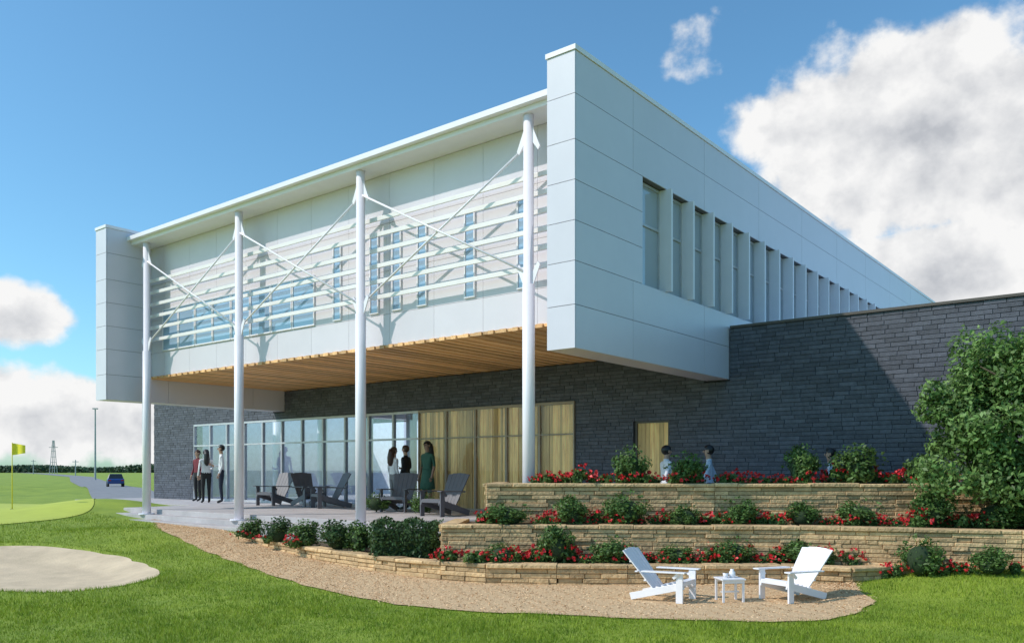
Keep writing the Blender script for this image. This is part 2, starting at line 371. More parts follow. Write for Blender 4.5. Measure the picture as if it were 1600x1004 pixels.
# columns
CB = [8.37, 12.55, 16.715, 20.87]
for cb in CB:
    zb = -.12
    b = BB(); b.tubeab([(11, cb, zb), (11, cb, 4.12), (11, cb, 4.121), (11, cb, 6.94)], [.105, .105, .088, .088], 20)
    col = b.build('column', m_white, bld, smooth=False)
    col.data.polygons.foreach_set('use_smooth', [len(p.vertices) == 4 for p in col.data.polygons])
    b = BB(); b.tubeab([(11, cb, zb), (11, cb, zb+.03)], [.2, .2], 20); b.build('base_plate', m_white, col)
    for zc, sg in ((4.22, 1), (6.58, -1)):
        b = BB(); y = cb-B0
        vs = [(x, y+dy, zc+dz) for x in (-.012, .012) for dy, dz in ((-.24, sg*.2), (-.08, -sg*.16), (.08, -sg*.16), (.24, sg*.2), (.2, sg*.26), (.085, sg*.1), (-.085, sg*.1), (-.2, sg*.26))]
        b.add(vs, [tuple(range(8)), tuple(range(15, 7, -1))]+[(i, (i+1) % 8, 8+(i+1) % 8, 8+i) for i in range(8)]); b.build('gusset_plate', m_white, col)
for i in range(3):
    for k, (z0, z1) in enumerate(((6.5, 4.3), (4.3, 6.5))):
        b = BB(); a = 11.0+(-.03 if k else .03); d = .09
        b.tubeab([(a, CB[i]+d, z0+(-.06 if k == 0 else .06)), (a, CB[i+1]-d, z1+(.06 if k == 0 else -.06))], [.02, .02], 8); b.build('brace', m_white, bld, smooth=True)
# ground floor: dark stone
AS = 15.65; GB0, GB1, GZ1 = 10.59, 26.5, 2.60; DB0, DB1, DZ = 8.22, 9.08, 2.10
AI = 25.0
b = BB(); BS = -9.0
holes = [(x0-BS, x1-BS, z0, z1) for x0, x1, z0, z1 in ((6.88, 7.43, 2.83, 9), (7.43, 21.38, 3.46, 9), (21.38, 21.97, 2.83, 9), (21.97, 40, 3.6, 9), (DB0, DB1, -1, DZ), (GB0, GB1, -1, GZ1))]
stonewall(b, (AS-A0+.02, BS-B0), (0, 1), (-1, 0), 38.2, -.5, 3.85, .080, (.20, .42), .010, .1, holes, gap=.007, e=.005)
for (b0, b1, z0, z1) in ((BS, DB0, -.5, 2.82), (BS, 6.88, 2.82, 3.83), (DB1, GB0, -.5, 3.45), (DB0, DB1, DZ+.01, 2.82), (7.43, DB1, 2.82, 3.45), (GB0, GB1, GZ1+.01, 2.82), (GB0, 21.38, 2.82, 3.45), (21.97, 29.2, 2.82, 3.58), (GB1, 29.2, -.5, 2.82)): b.box(AS+.025, AS+.34, b0, b1, z0, z1, 1)
b.box(AS+.34, AI, 28.9, 29.2, -.5, 3.58, 1); b.box(AI+.01, AE-1, 28.9, 29.2, -.5, 3.58, 1); b.box(AE-1, AE-.7, BS, 29.2, -.5, 3.4, 1); b.box(AS+.34, AE-1, BS, BS+.3, -.5, 3.83, 1)
b.build('stone_wall', [m_stone, m_mort], bld)
b = BB(); b.box(AS-.02, AS+.36, BS, 6.86, 3.852, 3.90); b.build('parapet_coping', m_dark, bld)
b = BB(); b.box(AS+.36, AE-1, BS+.3, 6.88, 3.5, 3.6); b.box(AI+.2, AE-1, 21.97, 28.9, 3.4, 3.5); b.build('lower_roof', m_roof, bld)  # roof left open over the end room to let daylight inside
b = BB(); b.box(AS+.2, AI, GB0-.2, 28.88, -.05, .0); b.build('interior_floor', m_intf, bld)
b = BB(); b.box(AI, AI+.2, GB0-.2, 28.88, 0, 3.1); b.box(AS+.35, AI, GB0-.3, GB0-.1, 0, 3.1); b.box(AS+.35, AI-.01, 28.7, 28.87, 0, 3.4); b.build('interior_wall', m_int, bld)
b = BB(); b.box(AS+.35, AI, GB0-.3, 21.3, 3.1, 3.2); b.build('interior_ceiling', m_int, bld)  # ceiling stops short below the roof opening to admit daylight
for cb_ in (17.5, 19.4, 21.6, 24.0):
    b = BB(); b.tubeab([(17.3, cb_, 0), (17.3, cb_, 3.1)], [.16, .16], 16); b.build('interior_column', m_white, bld, smooth=True)
nb = 16; bw = (GB1-GB0)/nb
for i in range(nb):
    b0 = GB0+bw*i; b1 = b0+bw; wood = i < 5; f = .03
    b = BB()
    for (x0, x1, z0, z1) in ((b0, b0+f, .0, GZ1), (b1-f, b1, .0, GZ1), (b0+f, b1-f, 0, .07), (b0+f, b1-f, GZ1-.06, GZ1), (b0+f, b1-f, 1.84, 1.87 if wood else 1.89)): b.box(AS-(.03 if wood else 0), AS+(.03 if wood else .10), x0+.001, x1-.001, z0, z1)
    w = b.build('window', m_bronze if wood else m_alu, bld)
    b = BB(); pa = AS-.005 if wood else AS+.05; b.box(pa, pa+.01, b0+f, b1-f, .07, GZ1-.06); b.build('pane', m_wglass if wood else m_glass, w)
b = BB(); x = GB0
while x < GB0+5*bw:
    w = random.uniform(.06, .13); b.box(AS+.035+random.uniform(0, .03), AS+.15, x+.002, x+w-.002, .0, GZ1-.01); x += w
b.build('wood_wall', m_woodw, bld)
b = BB(); b.box(AS+.08, AS+.16, DB0, DB0+.06, -.15, DZ); b.box(AS+.08, AS+.16, DB1-.06, DB1, -.15, DZ); b.box(AS+.08, AS+.16, DB0+.06, DB1-.06, DZ-.06, DZ)
x = DB0+.06
while x < DB1-.07: w = min(.11, DB1-.06-x); b.box(AS+.11, AS+.15, x+.002, x+w-.002, -.15, DZ-.06, 1); x += w
d_ = b.build('door', [m_dark, m_woodw], bld)
b = BB(); b.box(AS+.05, AS+.07, DB0+.12, DB0+.14, .75, 1.25); b.box(AS+.07, AS+.11, DB0+.12, DB0+.14, .78, .8); b.box(AS+.07, AS+.11, DB0+.12, DB0+.14, 1.2, 1.22); b.build('handle', m_alu, d_)
# patio and steps
def slab(name, parts, mat):
    b = BB(); [b.box(*p) for p in parts]; o = b.build(name, mat, kind='structure', bevel=.01); o.location = (cx, cy, 0); o.rotation_euler = (0, 0, TH); return o
slab('patio', [(11.25, AS+.18, 8.3, 22.6, -.5, -.002), (13.3, AS+.12, 22.602, 30.2, -.5, -.003)], m_conc)
slab('steps', [(10.88, 11.249, 8.3, 22.9, -.5, -.12), (10.52, 10.879, 8.6, 23.2, -.5, -.23)], m_conc)
# ------------------------------------------------------------------ foliage
def leafmesh(name, P, Nn, size, mat, asp=.45, spread=.9):
    n = len(P); nr = Nn*.7+rng.normal(size=(n, 3))*spread*.6; nr /= np.linalg.norm(nr, axis=1)[:, None]
    t = np.cross(nr, rng.normal(size=(n, 3))); t /= np.linalg.norm(t, axis=1)[:, None]; w = np.cross(nr, t)
    L = (size*rng.uniform(.6, 1.3, n))[:, None]
    V = np.stack([P-t*L*.5, P+w*L*asp*.5+nr*L*.08, P+t*L*.5, P-w*L*asp*.5+nr*L*.08], 1).reshape(-1, 3)
    return npmesh(name, V, np.arange(4*n).reshape(-1, 4), mat)
def lumps(k, c, R, rr, n, zmin=None, cs=None):
    if cs is None:
        cs = rng.normal(size=(k, 3)); cs /= np.linalg.norm(cs, axis=1)[:, None]; cs *= rng.uniform(.35, .9, (k, 1)); cs = cs*np.array(R)+np.array(c)
    r = rng.uniform(*rr, k); i = rng.integers(0, k, n); d = rng.normal(size=(n, 3)); d /= np.linalg.norm(d, axis=1)[:, None]
    P = cs[i]+d*(r[i]*rng.uniform(.5, 1.12, n))[:, None]; 
    if zmin is not None: ok = P[:, 2] > zmin; P = P[ok]; d = d[ok]
    o = P-np.array(c); o /= np.linalg.norm(o, axis=1)[:, None]+1e-6
    return P, d*.5+o*.6+np.array([0, 0, .3])
shrubs = []
for k, (mt, R, nl, rr, sz) in enumerate(((m_leafA, (.40, .40, .40), 20, (.14, .21), .085), (m_leafA, (.37, .37, .43), 18, (.14, .22), .092), (m_leafB, (.42, .42, .38), 17, (.13, .21), .09), (m_leafA, (.43, .42, .37), 20, (.13, .2), .088))):
    r = thing('shrub', 'x', 'shrub', (0, -50, -5)); P, Nn = lumps(nl, (0, 0, .46), R, rr, 2300, 0.02)
    sp = rng.normal(size=(80, 3)); sp[:, 2] = abs(sp[:, 2]); sp /= np.linalg.norm(sp, axis=1)[:, None]; sp = sp*np.array(R)*rng.uniform(1.1, 1.32, (80, 1))+np.array([0, 0, .46])
    obj('foliage', leafmesh('foliage', np.vstack([P, sp]), np.vstack([Nn, sp-np.array([0, 0, .4])]), sz, mt, .5, 1.1), r)
    b = MB(); b.ball((0, 0, .40), (.27, .27, .32), 10, 8); b.tube([(0, 0, -.05), (0, 0, .3)], [.03, .02], 6); b.build('foliage_core', m_core, r, smooth=True)  # dark ball added inside the leaves to block see-through, on a short stalk
    shrubs.append(r)
firsts = set()
def shrub(k, x, y, z, w, h, label, group):
    r = shrubs[k]; rz = random.uniform(0, 6.28); sc = (w, w*random.uniform(.85, 1.1), h)
    if k not in firsts:
        firsts.add(k); r.location = (x, y, z); r.rotation_euler = (0, 0, rz); r.scale = sc; r['label'] = label; r['group'] = group; return r
    return dup(r, (x, y, z), rz, label, group, sc)
def row(tier, items, yf, z):
    for i, (px, yt, yb, w) in enumerate(items):
        y = yf(px); x = (px-800)/F*y; h = max(H-(yt-HY)/F*y-z, .24)*1.08; wm = w/F*y*1.16
        shrub((i*7+len(tier)) % 2 if i % 3 else 3 if i % 2 else 0, x, y, z-.02, wm, h, f'leafy green shrub in the {tier} flower bed, {ORD[i]} from the left', f'shrubs in the {tier} flower bed')
row('highest', [(987, 695, 752, 52), (1072, 704, 752, 58), (1252, 696, 752, 54), (1340, 692, 752, 72), (1440, 710, 754, 56)], lambda p: 13.4, .77)
midY = lambda p: 12.84-(0 if p < 1250 else (p-1250)/350*.75)
row('middle', [(795, 781, 820, 72), (891, 774, 820, 54), (980, 766, 820, 66), (1070, 786, 820, 50), (1157, 775, 820, 58), (1255, 783, 822, 58), (1345, 777, 822, 66), (1457, 760, 826, 64), (1556, 774, 830, 78)], midY, .15)
row('lowest', [(783, 846, 880, 64), (869, 820, 880, 62), (960, 836, 882, 70), (1057, 848, 883, 60), (1147, 837, 880, 58), (1246, 843, 880, 70)], lambda p: 12.38-(p-700)/600*.15, -.37)
midwall = lambda X: 12.3-(X-4.27)*.307 if X > 4.27 else 12.3
for i, (px, yt, w) in enumerate(((1437, 833, 64), (1550, 851, 64))):
    y = 11.55 if i == 0 else 11.2; x = (px-800)/F*y; z = float(Zg(x, y)); shrub(i, x, y, z-.03, w/F*y*1.1, (H-(yt-HY)/F*y-z)*1.06, ['round green shrub on the lawn below the middle retaining wall', 'low wide green shrub on the lawn by the right picture edge'][i], 'shrubs on the lawn at right')
for i, (px, y, w, h) in enumerate(((395, 16.75, .55, .5), (434, 15.75, .66, .58), (478, 15.0, .66, .57), (528, 14.3, .76, .62), (563, 14.15, .7, .6))):
    shrub(2 if i % 2 else 3, (px-800)/F*y, y, -.39, w, h, f'dark green shrub in front of the patio, {ORD[i]} from the left', 'shrubs in front of the patio')
for i, (px, y, w, h) in enumerate(((588, 20.4, .75, .5), (661, 19.3, .7, .55))):
    shrub(0, (px-800)/F*y, y, 0, w, h, ['low green shrub on the patio beside the second column from right', 'low green shrub on the patio beside the woman in green'][i], 'shrubs on the patio')
hd = thing('hedge', 'dark clipped boxy hedge at the corner of the middle retaining wall', 'hedge', (-1.72, 13.45, -.37))
n = 5200; P = rng.uniform(-1, 1, (n, 3)); ax = rng.integers(0, 3, n); sg = np.sign(P[np.arange(n), ax]); P[np.arange(n), ax] = sg*rng.uniform(.8, 1.1, n); Nn = np.zeros((n, 3)); Nn[np.arange(n), ax] = sg
P = P*np.array([.50, .38, .27])+np.array([0, 0, .29]); P += .04*np.sin(P[:, [1, 2, 0]]*13)
obj('foliage', leafmesh('foliage', P, Nn, .065, m_leafB), hd)
b = MB(); b.box(-.42, .42, -.3, .3, -.02, .44); b.build('foliage_core', m_core, hd)  # dark solid block added inside the hedge leaves to stop see-through
# flowers
clumps = []
for k in range(4):
    r = thing('flower_clump', 'x', 'flowers', (0, -50, -5)); P, Nn = lumps(9, (0, 0, .11), (.17, .17, .10), (.05, .09), 300, 0)
    obj('foliage', leafmesh('foliage', P, Nn, .075, m_leafA, .5, 1.1), r)
    n = (17, 11, 21, 14)[k]; q = rng.normal(size=(n, 3)); q[:, 2] = abs(q[:, 2]); q /= np.linalg.norm(q, axis=1)[:, None]; q = q*np.array([.22, .22, .16])*rng.uniform(.75, 1.15, (n, 1))+np.array([0, 0, .12])
    P = np.repeat(q, 5, 0)+rng.normal(size=(n*5, 3))*.013
    obj('blossom', leafmesh('blossom', P, np.repeat(q-np.array([0, 0, .05]), 5, 0), .05, m_red, .8), r); clumps.append(r)
usedc = set()
def clump(k, x, y, z, s, label, group):
    r = clumps[k]; rz = random.uniform(0, 6.28)
    if k not in usedc: usedc.add(k); r.location = (x, y, z); r.rotation_euler = (0, 0, rz); r.scale = (s, s, s); r['label'] = label; r['group'] = group
    else: dup(r, (x, y, z), rz, label, group, (s, s, s*random.uniform(.8, 1.3)))
for tier, p0, p1, yf, z, n in (('highest', 838, 1500, lambda p: 13.42, .77, 44), ('middle', 752, 1590, lambda p: midY(p)+.06, .15, 50), ('lowest', 690, 1375, lambda p: 12.36-(p-700)/600*.12, -.37, 46)):
    for i in range(n):
        px = p0+(p1-p0)*(i+random.uniform(-.4, .4))/n; y = yf(px)+random.uniform(-.15, .14)
        if random.random() < .10: continue
        clump(random.randrange(4), (px-800)/F*y, y, z-.01, random.uniform(.6, 1.1), f'low clump of red bedding flowers in the {tier} terrace bed', f'red flowers in the {tier} bed')
for px in (1385, 1404, 1470, 1492, 1514, 1590):
    X = (px-800)/F*11.6; y = midwall(X)-.28; X = (px-800)/F*y; clump(random.randrange(4), X, y, float(Zg(X, y))-.02, .75, 'low red flower clump on the lawn at the foot of the middle wall', 'red flowers at the foot of the middle wall')
for i, px in enumerate((378, 415, 457)):
    y = 16.6-i*.9; clump(i, (px-800)/F*y, y, -.36, .9, 'small red flower clump tucked between the shrubs before the patio', 'red flowers before the patio')
# tree
tr = thing('broadleaf_tree', 'dense broadleaf tree beside the dark stone wall at the right edge', 'tree', (7.75, 12.25, .1))
b = MB(); b.tube([(0, 0, -.1), (.02, 0, .5), (-.05, .05, 1.2), (0, .03, 2.4)], [.11, .085, .065, .02], 10)
for k in range(14):
    a = k*2.4; z0 = .35+k*.13; b.tube([(0, 0, z0), (.5*math.cos(a), .45*math.sin(a), z0+.25), (1.2*math.cos(a), .75*math.sin(a), z0+.5)], [.045, .028, .008], 6)
b.build('trunk', m_bark, tr, smooth=True)
cs = rng.normal(size=(165, 3)); cs /= np.linalg.norm(cs, axis=1)[:, None]; cs *= rng.uniform(.5, 1.0, (165, 1)); cs = cs*np.array([1.76, .9, 1.58])+np.array([.05, 0, 1.6])
cs[:, 2] = np.where((cs[:, 0] < -.45) & (cs[:, 2] < .85), .85+(.85-cs[:, 2])*.4, cs[:, 2])
low = np.array([[-1.6, -.1, .85], [-1.35, -.3, .75], [-1.0, -.4, .72], [-.7, -.6, .7], [-.35, -.8, .55], [-.1, -.95, .35], [.2, -1.0, .2], [.5, -.9, .25], [.0, -.8, .7], [-.9, -.5, 1.2], [-1.2, -.4, 1.5]]); cs = np.vstack([cs, low])
P1, N1 = lumps(len(cs), (0, 0, 1.4), None, (.16, .32), 52000, .0, cs)
obj('crown', leafmesh('crown', P1, N1, .088, m_leafT, .5), tr)
# ------------------------------------------------------------------ grass blades
def blades(xr, yr, dens, h):
    n = int((xr[1]-xr[0])*(yr[1]-yr[0])*dens); X = rng.uniform(*xr, n); Y = rng.uniform(*yr, n)
    ok = (abs(X) < .64*Y+.6) & (bunker.q(X, Y) > 1.0) & (greenp.q(X, Y) > 1.0) & ~inpoly(mulchpoly, X, Y) & ~inpoly(lowbed, X, Y)
    ok &= ~inpoly([(-1.2, 12.6), (4.27, 12.2), (7.04, 11.35), (10.5, 10.6), (14, 30), (-4, 30)], X, Y) & ~inpoly(roadpoly, X, Y)
    a = X*RX+Y*RY; ok &= (a < 10.5) | (X > 2); X = X[ok]; Y = Y[ok]; n = len(X)
    P = np.stack([X, Y, Zg(X, Y)-.004], 1); an = rng.uniform(0, 6.28, n); w = np.stack([np.cos(an), np.sin(an), 0*an], 1)*rng.uniform(.003, .006, n)[:, None]*(h/.05)
    hh = h*rng.uniform(.5, 1.25, n)*(1+.3*np.sin(X*2.1+Y)*np.sin(Y*1.7)+.2*np.sin(X*5.3)*np.sin(Y*4.1)); ln = rng.normal(size=(n, 2))*.35
    T = P+np.stack([ln[:, 0]*hh, ln[:, 1]*hh, hh], 1); return np.stack([P-w, P+w, T], 1).reshape(-1, 3)
V = np.vstack([blades((-6.5, 7.5), (7.2, 10), 3000, .042), blades((-8.5, 9), (10, 13), 1700, .046), blades((-13, -2), (13, 18), 900, .05), blades((-17, -6), (18, 26), 420, .055)])
o = obj('grass', npmesh('grass', V, np.arange(len(V)).reshape(-1, 3), m_blade)); o['kind'] = 'stuff'; tag(o, 'short bright green blades of the mown lawn', 'grass')
n = 34000; t = rng.integers(0, 90, n); A = mulchpoly[:90][t]; B = mulchpoly[::-1][:90][t]; f = rng.uniform(0, 1, (n, 1)); Pm = A+(B-A)*f+rng.normal(size=(n, 2))*.05
P = np.c_[Pm, Zg(Pm[:, 0], Pm[:, 1])+.018]
o = obj('wood_chips', leafmesh('wood_chips', P, np.tile([0, 0, 1.0], (n, 1)), .028, m_chip, .5, .35)); o['kind'] = 'stuff'; tag(o, 'loose tan wood chips covering the curved path', 'wood chips')
# ------------------------------------------------------------------ chairs
def adirondack(label, mat, rec=.40, topz=.96):
    r = thing('adirondack_chair', label, 'chair')
    b = MB()
    for k in range(6):
        t = k/5; y = .30-.50*t; z = .37-.15*t; b.bar((-.27, y, z), (.27, y, z), .096, .022, (0, .29, .96))
    b.bar((-.27, .345, .345), (.27, .345, .345), .02, .08); b.build('seat', mat, r, bevel=.004)
    b = MB(); yb = lambda z: -.19-rec*(z-.2)/(topz-.2)
    for k in range(5):
        x = (k-2); top = topz-.006*x*x
        b.bar((x*.097, -.19, .2), (x*.132, yb(top), top), .0955, .022, (0, .9, .4), w1=.130)
    b.bar((-.27, yb(.37)-.02, .37), (.27, yb(.37)-.02, .37), .05, .03); b.bar((-.29, yb(.71)-.02, .71), (.29, yb(.71)-.02, .71), .05, .03); b.build('backrest', mat, r, bevel=.004)
    for s in (-1, 1):
        b = MB(); b.bar((s*.345, .42, .565), (s*.345, -.36, .55), .13, .024); b.bar((s*.345, .2, .45), (s*.345, .3, .55), .03, .05); b.build('armrest', mat, r, bevel=.004)
        b = MB(); b.bar((s*.315, .30, 0), (s*.315, .30, .553), .035, .12, (0, 1, 0)); b.build('leg', mat, r, bevel=.004)
        b = MB(); b.bar((s*.285, .36, .32), (s*.285, -.60, .055), .03, .13); b.build('leg', mat, r, bevel=.004)
    b = MB(); b.bar((-.34, yb(.535)-.03, .535), (.34, yb(.535)-.03, .535), .05, .025); b.build('brace', mat, r, bevel=.004)
    return r
cw = adirondack('white slatted garden chair on the mulch, left of the small table', m_chairw, .56, .94)
x, y = gpt(1046, 938, Zg); cw.location = (x, y, float(Zg(x, y))+.016); cw.rotation_euler = (0, 0, math.radians(-122)); cw.scale = (.74, .74, .68); cw['group'] = 'white garden chairs'
x, y = gpt(1232, 938, Zg); dup(cw, (x, y, float(Zg(x, y))+.016), math.radians(120), 'white slatted garden chair on the mulch, right of the small table', 'white garden chairs', (.74, .74, .68))
x, y = gpt(1140, 940, Zg); zt = float(Zg(x, y))+.016
tb = thing('side_table', 'small white slatted side table between two white garden chairs', 'table', (x, y, zt), .15)
b = MB(); TW = .155
for k in range(5): b.box(-TW, TW, -.145+k*.059, -.145+k*.059+.054, .275, .293)
b.box(-.13, .13, -.125, -.107, .235, .274); b.box(-.13, .13, .107, .125, .235, .274); b.build('tabletop', m_chairw, tb, bevel=.003)
for sx in (-1, 1):
    for sy in (-1, 1): b = MB(); b.box(sx*.13-.012, sx*.13+.012, sy*.116-.012, sy*.116+.012, 0, .274); b.build('leg', m_chairw, tb)
b = MB(); b.box(-.118, .118, -.02, .0, .11, .13); b.build('stretcher', m_chairw, tb)
def lathe(b, prof, c, n=16): b.tube([(c[0], c[1], c[2]+z) for r_, z in prof], [r_ for r_, z in prof], n)
b = MB(); lathe(b, [(.025, 0), (.032, .03), (.036, .06), (.032, .06), (.027, .03)], (x-.05, y, zt+.293)); tag(b.build('cup', m_chairw, smooth=True), 'white cup on the small white side table', 'cup')
b = MB(); lathe(b, [(.03, 0), (.042, .03), (.038, .07), (.022, .085), (.026, .105)], (x+.04, y+.03, zt+.293)); tag(b.build('jug', m_chairw, smooth=True), 'taller white jug on the small white side table', 'jug')
cd = adirondack('x', m_chaird); G = 'dark garden chairs on the patio'
for i, (px, Y, rz, lab) in enumerate(((427, 24.4, 150, 'dark slatted patio chair farthest left, near the glass wall'), (484, 23.6, -140, 'dark slatted patio chair left of a closely paired chair'), (511, 22.7, 120, 'dark slatted patio chair right of a closely paired chair'), (622, 20.6, 165, 'dark slatted patio chair between the two low patio shrubs'), (690, 18.7, 140, 'dark slatted patio chair nearest the tan retaining wall'))):
    p = ((px-800)/F*Y, Y, 0)
    if i == 0: cd.location = p; cd.rotation_euler = (0, 0, math.radians(rz)); cd['label'] = lab; cd['group'] = G
    else: dup(cd, p, math.radians(rz), lab, G)
# ------------------------------------------------------------------ people
m_skin = M('skin', (.45, .27, .19), .55, .05); m_skind = M('darker skin', (.26, .15, .10), .55, .05); m_hair = M('black hair', (.012, .01, .01), .45); m_hairb = M('brown hair', (.06, .03, .018), .5); m_eye = M('eye', (.02, .015, .012), .2); m_shoe = M('shoe', (.02, .02, .022), .5)
def cloth(n, c): return M(n, c, .8, .12, 9, bump=.3, bscale=18)
c_white = cloth('white cotton', (.74, .73, .75)); c_navy = cloth('navy cloth', (.02, .026, .05)); c_burg = cloth('burgundy cloth', (.16, .02, .03)); c_black = cloth('black cloth', (.018, .018, .02)); c_greenc = cloth('green cloth', (.025, .09, .06)); c_lblue = cloth('light blue cotton', (.50, .57, .68)); c_grey = cloth('grey cloth', (.2, .2, .21))
def person(label, loc, rz, hgt, top, bottom, skin, hair, long=False, sleeve=True, pose='stand', dress=None, group='people'):
    r = thing('person', label, 'person', loc, rz, group); k = hgt/1.74; r.scale = (k, k, k)
    vs = []; es = []; rad = []; reg = []; roots = []
    def v(p, ra): vs.append(p); rad.append(ra); return len(vs)-1
    def e(i, j, g): es.append((i, j)); reg.append(g)
    st = .16 if pose == 'walk' else 0
    pel = v((0, 0, .96), .125); wa = v((0, 0, 1.1), .112); ch = v((0, .01, 1.3), .128); nb_ = v((0, -.005, 1.45), .06); nt_ = v((0, .01, 1.52), .05)
    jw = v((0, .025, 1.575), .066); hm = v((0, .02, 1.64), .082); hc = v((0, .012, 1.70), .058)
    for a, c, g in ((pel, wa, 'torso'), (wa, ch, 'torso'), (ch, nb_, 'torso'), (nb_, nt_, 'head'), (nt_, jw, 'head'), (jw, hm, 'head'), (hm, hc, 'head')): e(a, c, g)
    roots.append(pel); hands = []
    for s in (-1, 1):
        sw = s*st; bent = pose == 'talk' and s == 1
        sh = v((s*.165, -.005, 1.405), .058); el = v((s*.215, -.03-sw*.5, 1.135), .043)
        wr = v((s*.16, .22, 1.12), .029) if bent else v((s*.235, .06-sw*1.0, .90), .029)
        pa = v((s*.12, .29, 1.15), .032) if bent else v((s*.236, .085-sw*1.15, .82), .032)
        e(ch, sh, 'torso'); e(sh, el, 'uarm'); e(el, wr, 'farm'); e(wr, pa, 'hand')
        d = (Vector(vs[pa])-Vector(vs[wr])).normalized()
        for q in range(5):
            o = Vector(vs[pa])+d*.012; sp_ = Vector((0, (q-1.5)*.017, 0)) if not bent else Vector((0, 0, (q-1.5)*.017))
            l = (.066, .074, .07, .058, .05)[q]
            if q == 4: sp_ = Vector((-s*.02, .03, 0)) if not bent else Vector((0, 0, .035)); o -= d*.03
            f0 = v(tuple(o+sp_), .010); f1 = v(tuple(o+sp_*1.05+d*l*.55+Vector((-s*.004, 0, 0))), .0085); f2 = v(tuple(o+sp_*1.05+d*l+Vector((-s*.018, 0, 0))), .0075)
            e(f0, f1, 'hand'); e(f1, f2, 'hand'); roots.append(f0)
        hp = v((s*.088, 0, .90), .095); kn = v((s*.095, .02+sw*.7, .50), .060); an = v((s*.095, -.02+sw*1.5-(.05 if sw < 0 else 0), .09+(.05 if sw < 0 else 0)), .042); to = v((s*.115, .13+sw*1.5, .035), .036)
        e(pel, hp, 'hip'); e(hp, kn, 'thigh'); e(kn, an, 'shin'); e(an, to, 'foot')
    me = bpy.data.meshes.new('body'); bm = bmesh.new(); lay = bm.verts.layers.skin.verify()
    bvs = []
    for p, ra in zip(vs, rad):
        q = bm.verts.new(p); q[lay].radius = (ra, ra); bvs.append(q)
    for i in roots: bvs[i][lay].use_root = True
    for i, j in es: bm.edges.new((bvs[i], bvs[j]))
    bm.to_mesh(me); bm.free()
    tmp = bpy.data.objects.new('body', me); C.objects.link(tmp); tmp.modifiers.new('s', 'SKIN').use_smooth_shade = True; sb = tmp.modifiers.new('u', 'SUBSURF'); sb.levels = 2; sb.render_levels = 2
    dg = bpy.context.evaluated_depsgraph_get(); dg.update(); bme = bpy.data.meshes.new_from_object(tmp.evaluated_get(dg)); bpy.data.objects.remove(tmp)
    bme.materials.clear()
    for m in (skin, top, bottom, m_shoe, m_eye): bme.materials.append(m)
    mp = {'torso': 1, 'uarm': 1, 'farm': 1 if sleeve else 0, 'hip': 2, 'thigh': 2, 'shin': 2 if not dress else 0, 'foot': 3, 'head': 0, 'hand': 0}
    E = np.array([(vs[i], vs[j]) for i, j in es]); pc = np.array([p.center for p in bme.polygons]); best = np.full(len(pc), 9.0); idx = np.zeros(len(pc), int)
    for n_, (a, c) in enumerate(E):
        ab = c-a; t = np.clip(((pc-a)@ab)/(ab@ab), 0, 1); dd = np.linalg.norm(pc-(a+t[:, None]*ab), axis=1)-.6*min(rad[es[n_][0]], rad[es[n_][1]]); k_ = dd < best; best[k_] = dd[k_]; idx[k_] = n_
    mi = [mp[reg[i]] for i in idx]
    for j, (i, c) in enumerate(zip(idx, pc)):
        if reg[i] == 'torso' and c[2] < .99: mi[j] = 2
    bme.polygons.foreach_set('material_index', mi); bme.polygons.foreach_set('use_smooth', [True]*len(mi))
    # torso flattened front to back, hips too
    co = np.array([q.co for q in bme.vertices]); tz = (co[:, 2] > .85) & (co[:, 2] < 1.46) & (abs(co[:, 0]) < .2) & (abs(co[:, 1]) < .16); co[tz, 1] *= .82; co[tz, 0] *= 1.12
    bme.vertices.foreach_set('co', co.ravel()); bme.update()
    b = MB(); b.ball((0, .107, 1.628), (.012, .018, .02), 8, 6, 0)
    for s in (-1, 1): b.ball((s*.03, .088, 1.652), (.012, .01, .008), 8, 6, 4); b.ball((s*.083, .015, 1.635), (.012, .022, .032), 8, 6, 0)
    b.ball((0, .095, 1.59), (.022, .008, .006), 8, 6, 0)
    bm = bmesh.new(); bm.from_mesh(bme); nv = [bm.verts.new(p) for p in b.v]
    for f_, m_ in zip(b.f, b.m):
        try: ff = bm.faces.new([nv[i] for i in f_]); ff.material_index = m_; ff.smooth = True
        except ValueError: pass
    bm.to_mesh(bme); bm.free(); obj('body', bme, r)
    b = MB(); b.ball((0, .004, 1.66), (.096, .108, .104), 18, 14, keep=lambda c: c.z > 1.70 or c.y < .02 or (c.z > 1.665 and abs(c.x) > .075))
    if long: b.tube([(0, -.05, 1.68), (0, -.075, 1.58), (0, -.095, 1.45), (0, -.10, 1.30), (0, -.10, 1.22)], [.085, .09, .095, .085, .03], 12)
    b.build('hair', hair, r, smooth=True)
    if dress:
        b = MB(); rr = [(.145, 1.06), (.16, .96), (.19, .78), (.215, .56), (.21, .56)]
        b.tube([(0, 0, z) for q, z in rr], [q for q, z in rr], 18)
        o = b.build('skirt', dress, r, smooth=True); o.scale = (1, .8, 1)
    return r
def at(px, Y, z=0): return ((px-800)/F*Y, Y, z)
person('person in burgundy top and black trousers at the left end of the glass', at(309, 27.2), 2.6, 1.68, c_burg, c_black, m_skin, m_hairb)
person('woman in white top and black trousers with long dark hair at the far left', at(322, 25.8), .6, 1.66, c_white, c_black, m_skin, m_hair, True, pose='talk')
person('man in white shirt and navy trousers standing at the left of the glass wall', at(346, 25.7), 1.9, 1.8, c_white, c_navy, m_skin, m_hair, pose='talk')
person('person in white top standing behind a dark chair in the middle of the patio', at(615, 21.6), -.9, 1.62, c_white, c_grey, m_skin, m_hairb, True)
person('person in black clothes facing the person in white on the patio', at(634, 21.5), 1.2, 1.66, c_black, c_black, m_skin, m_hairb, pose='talk')
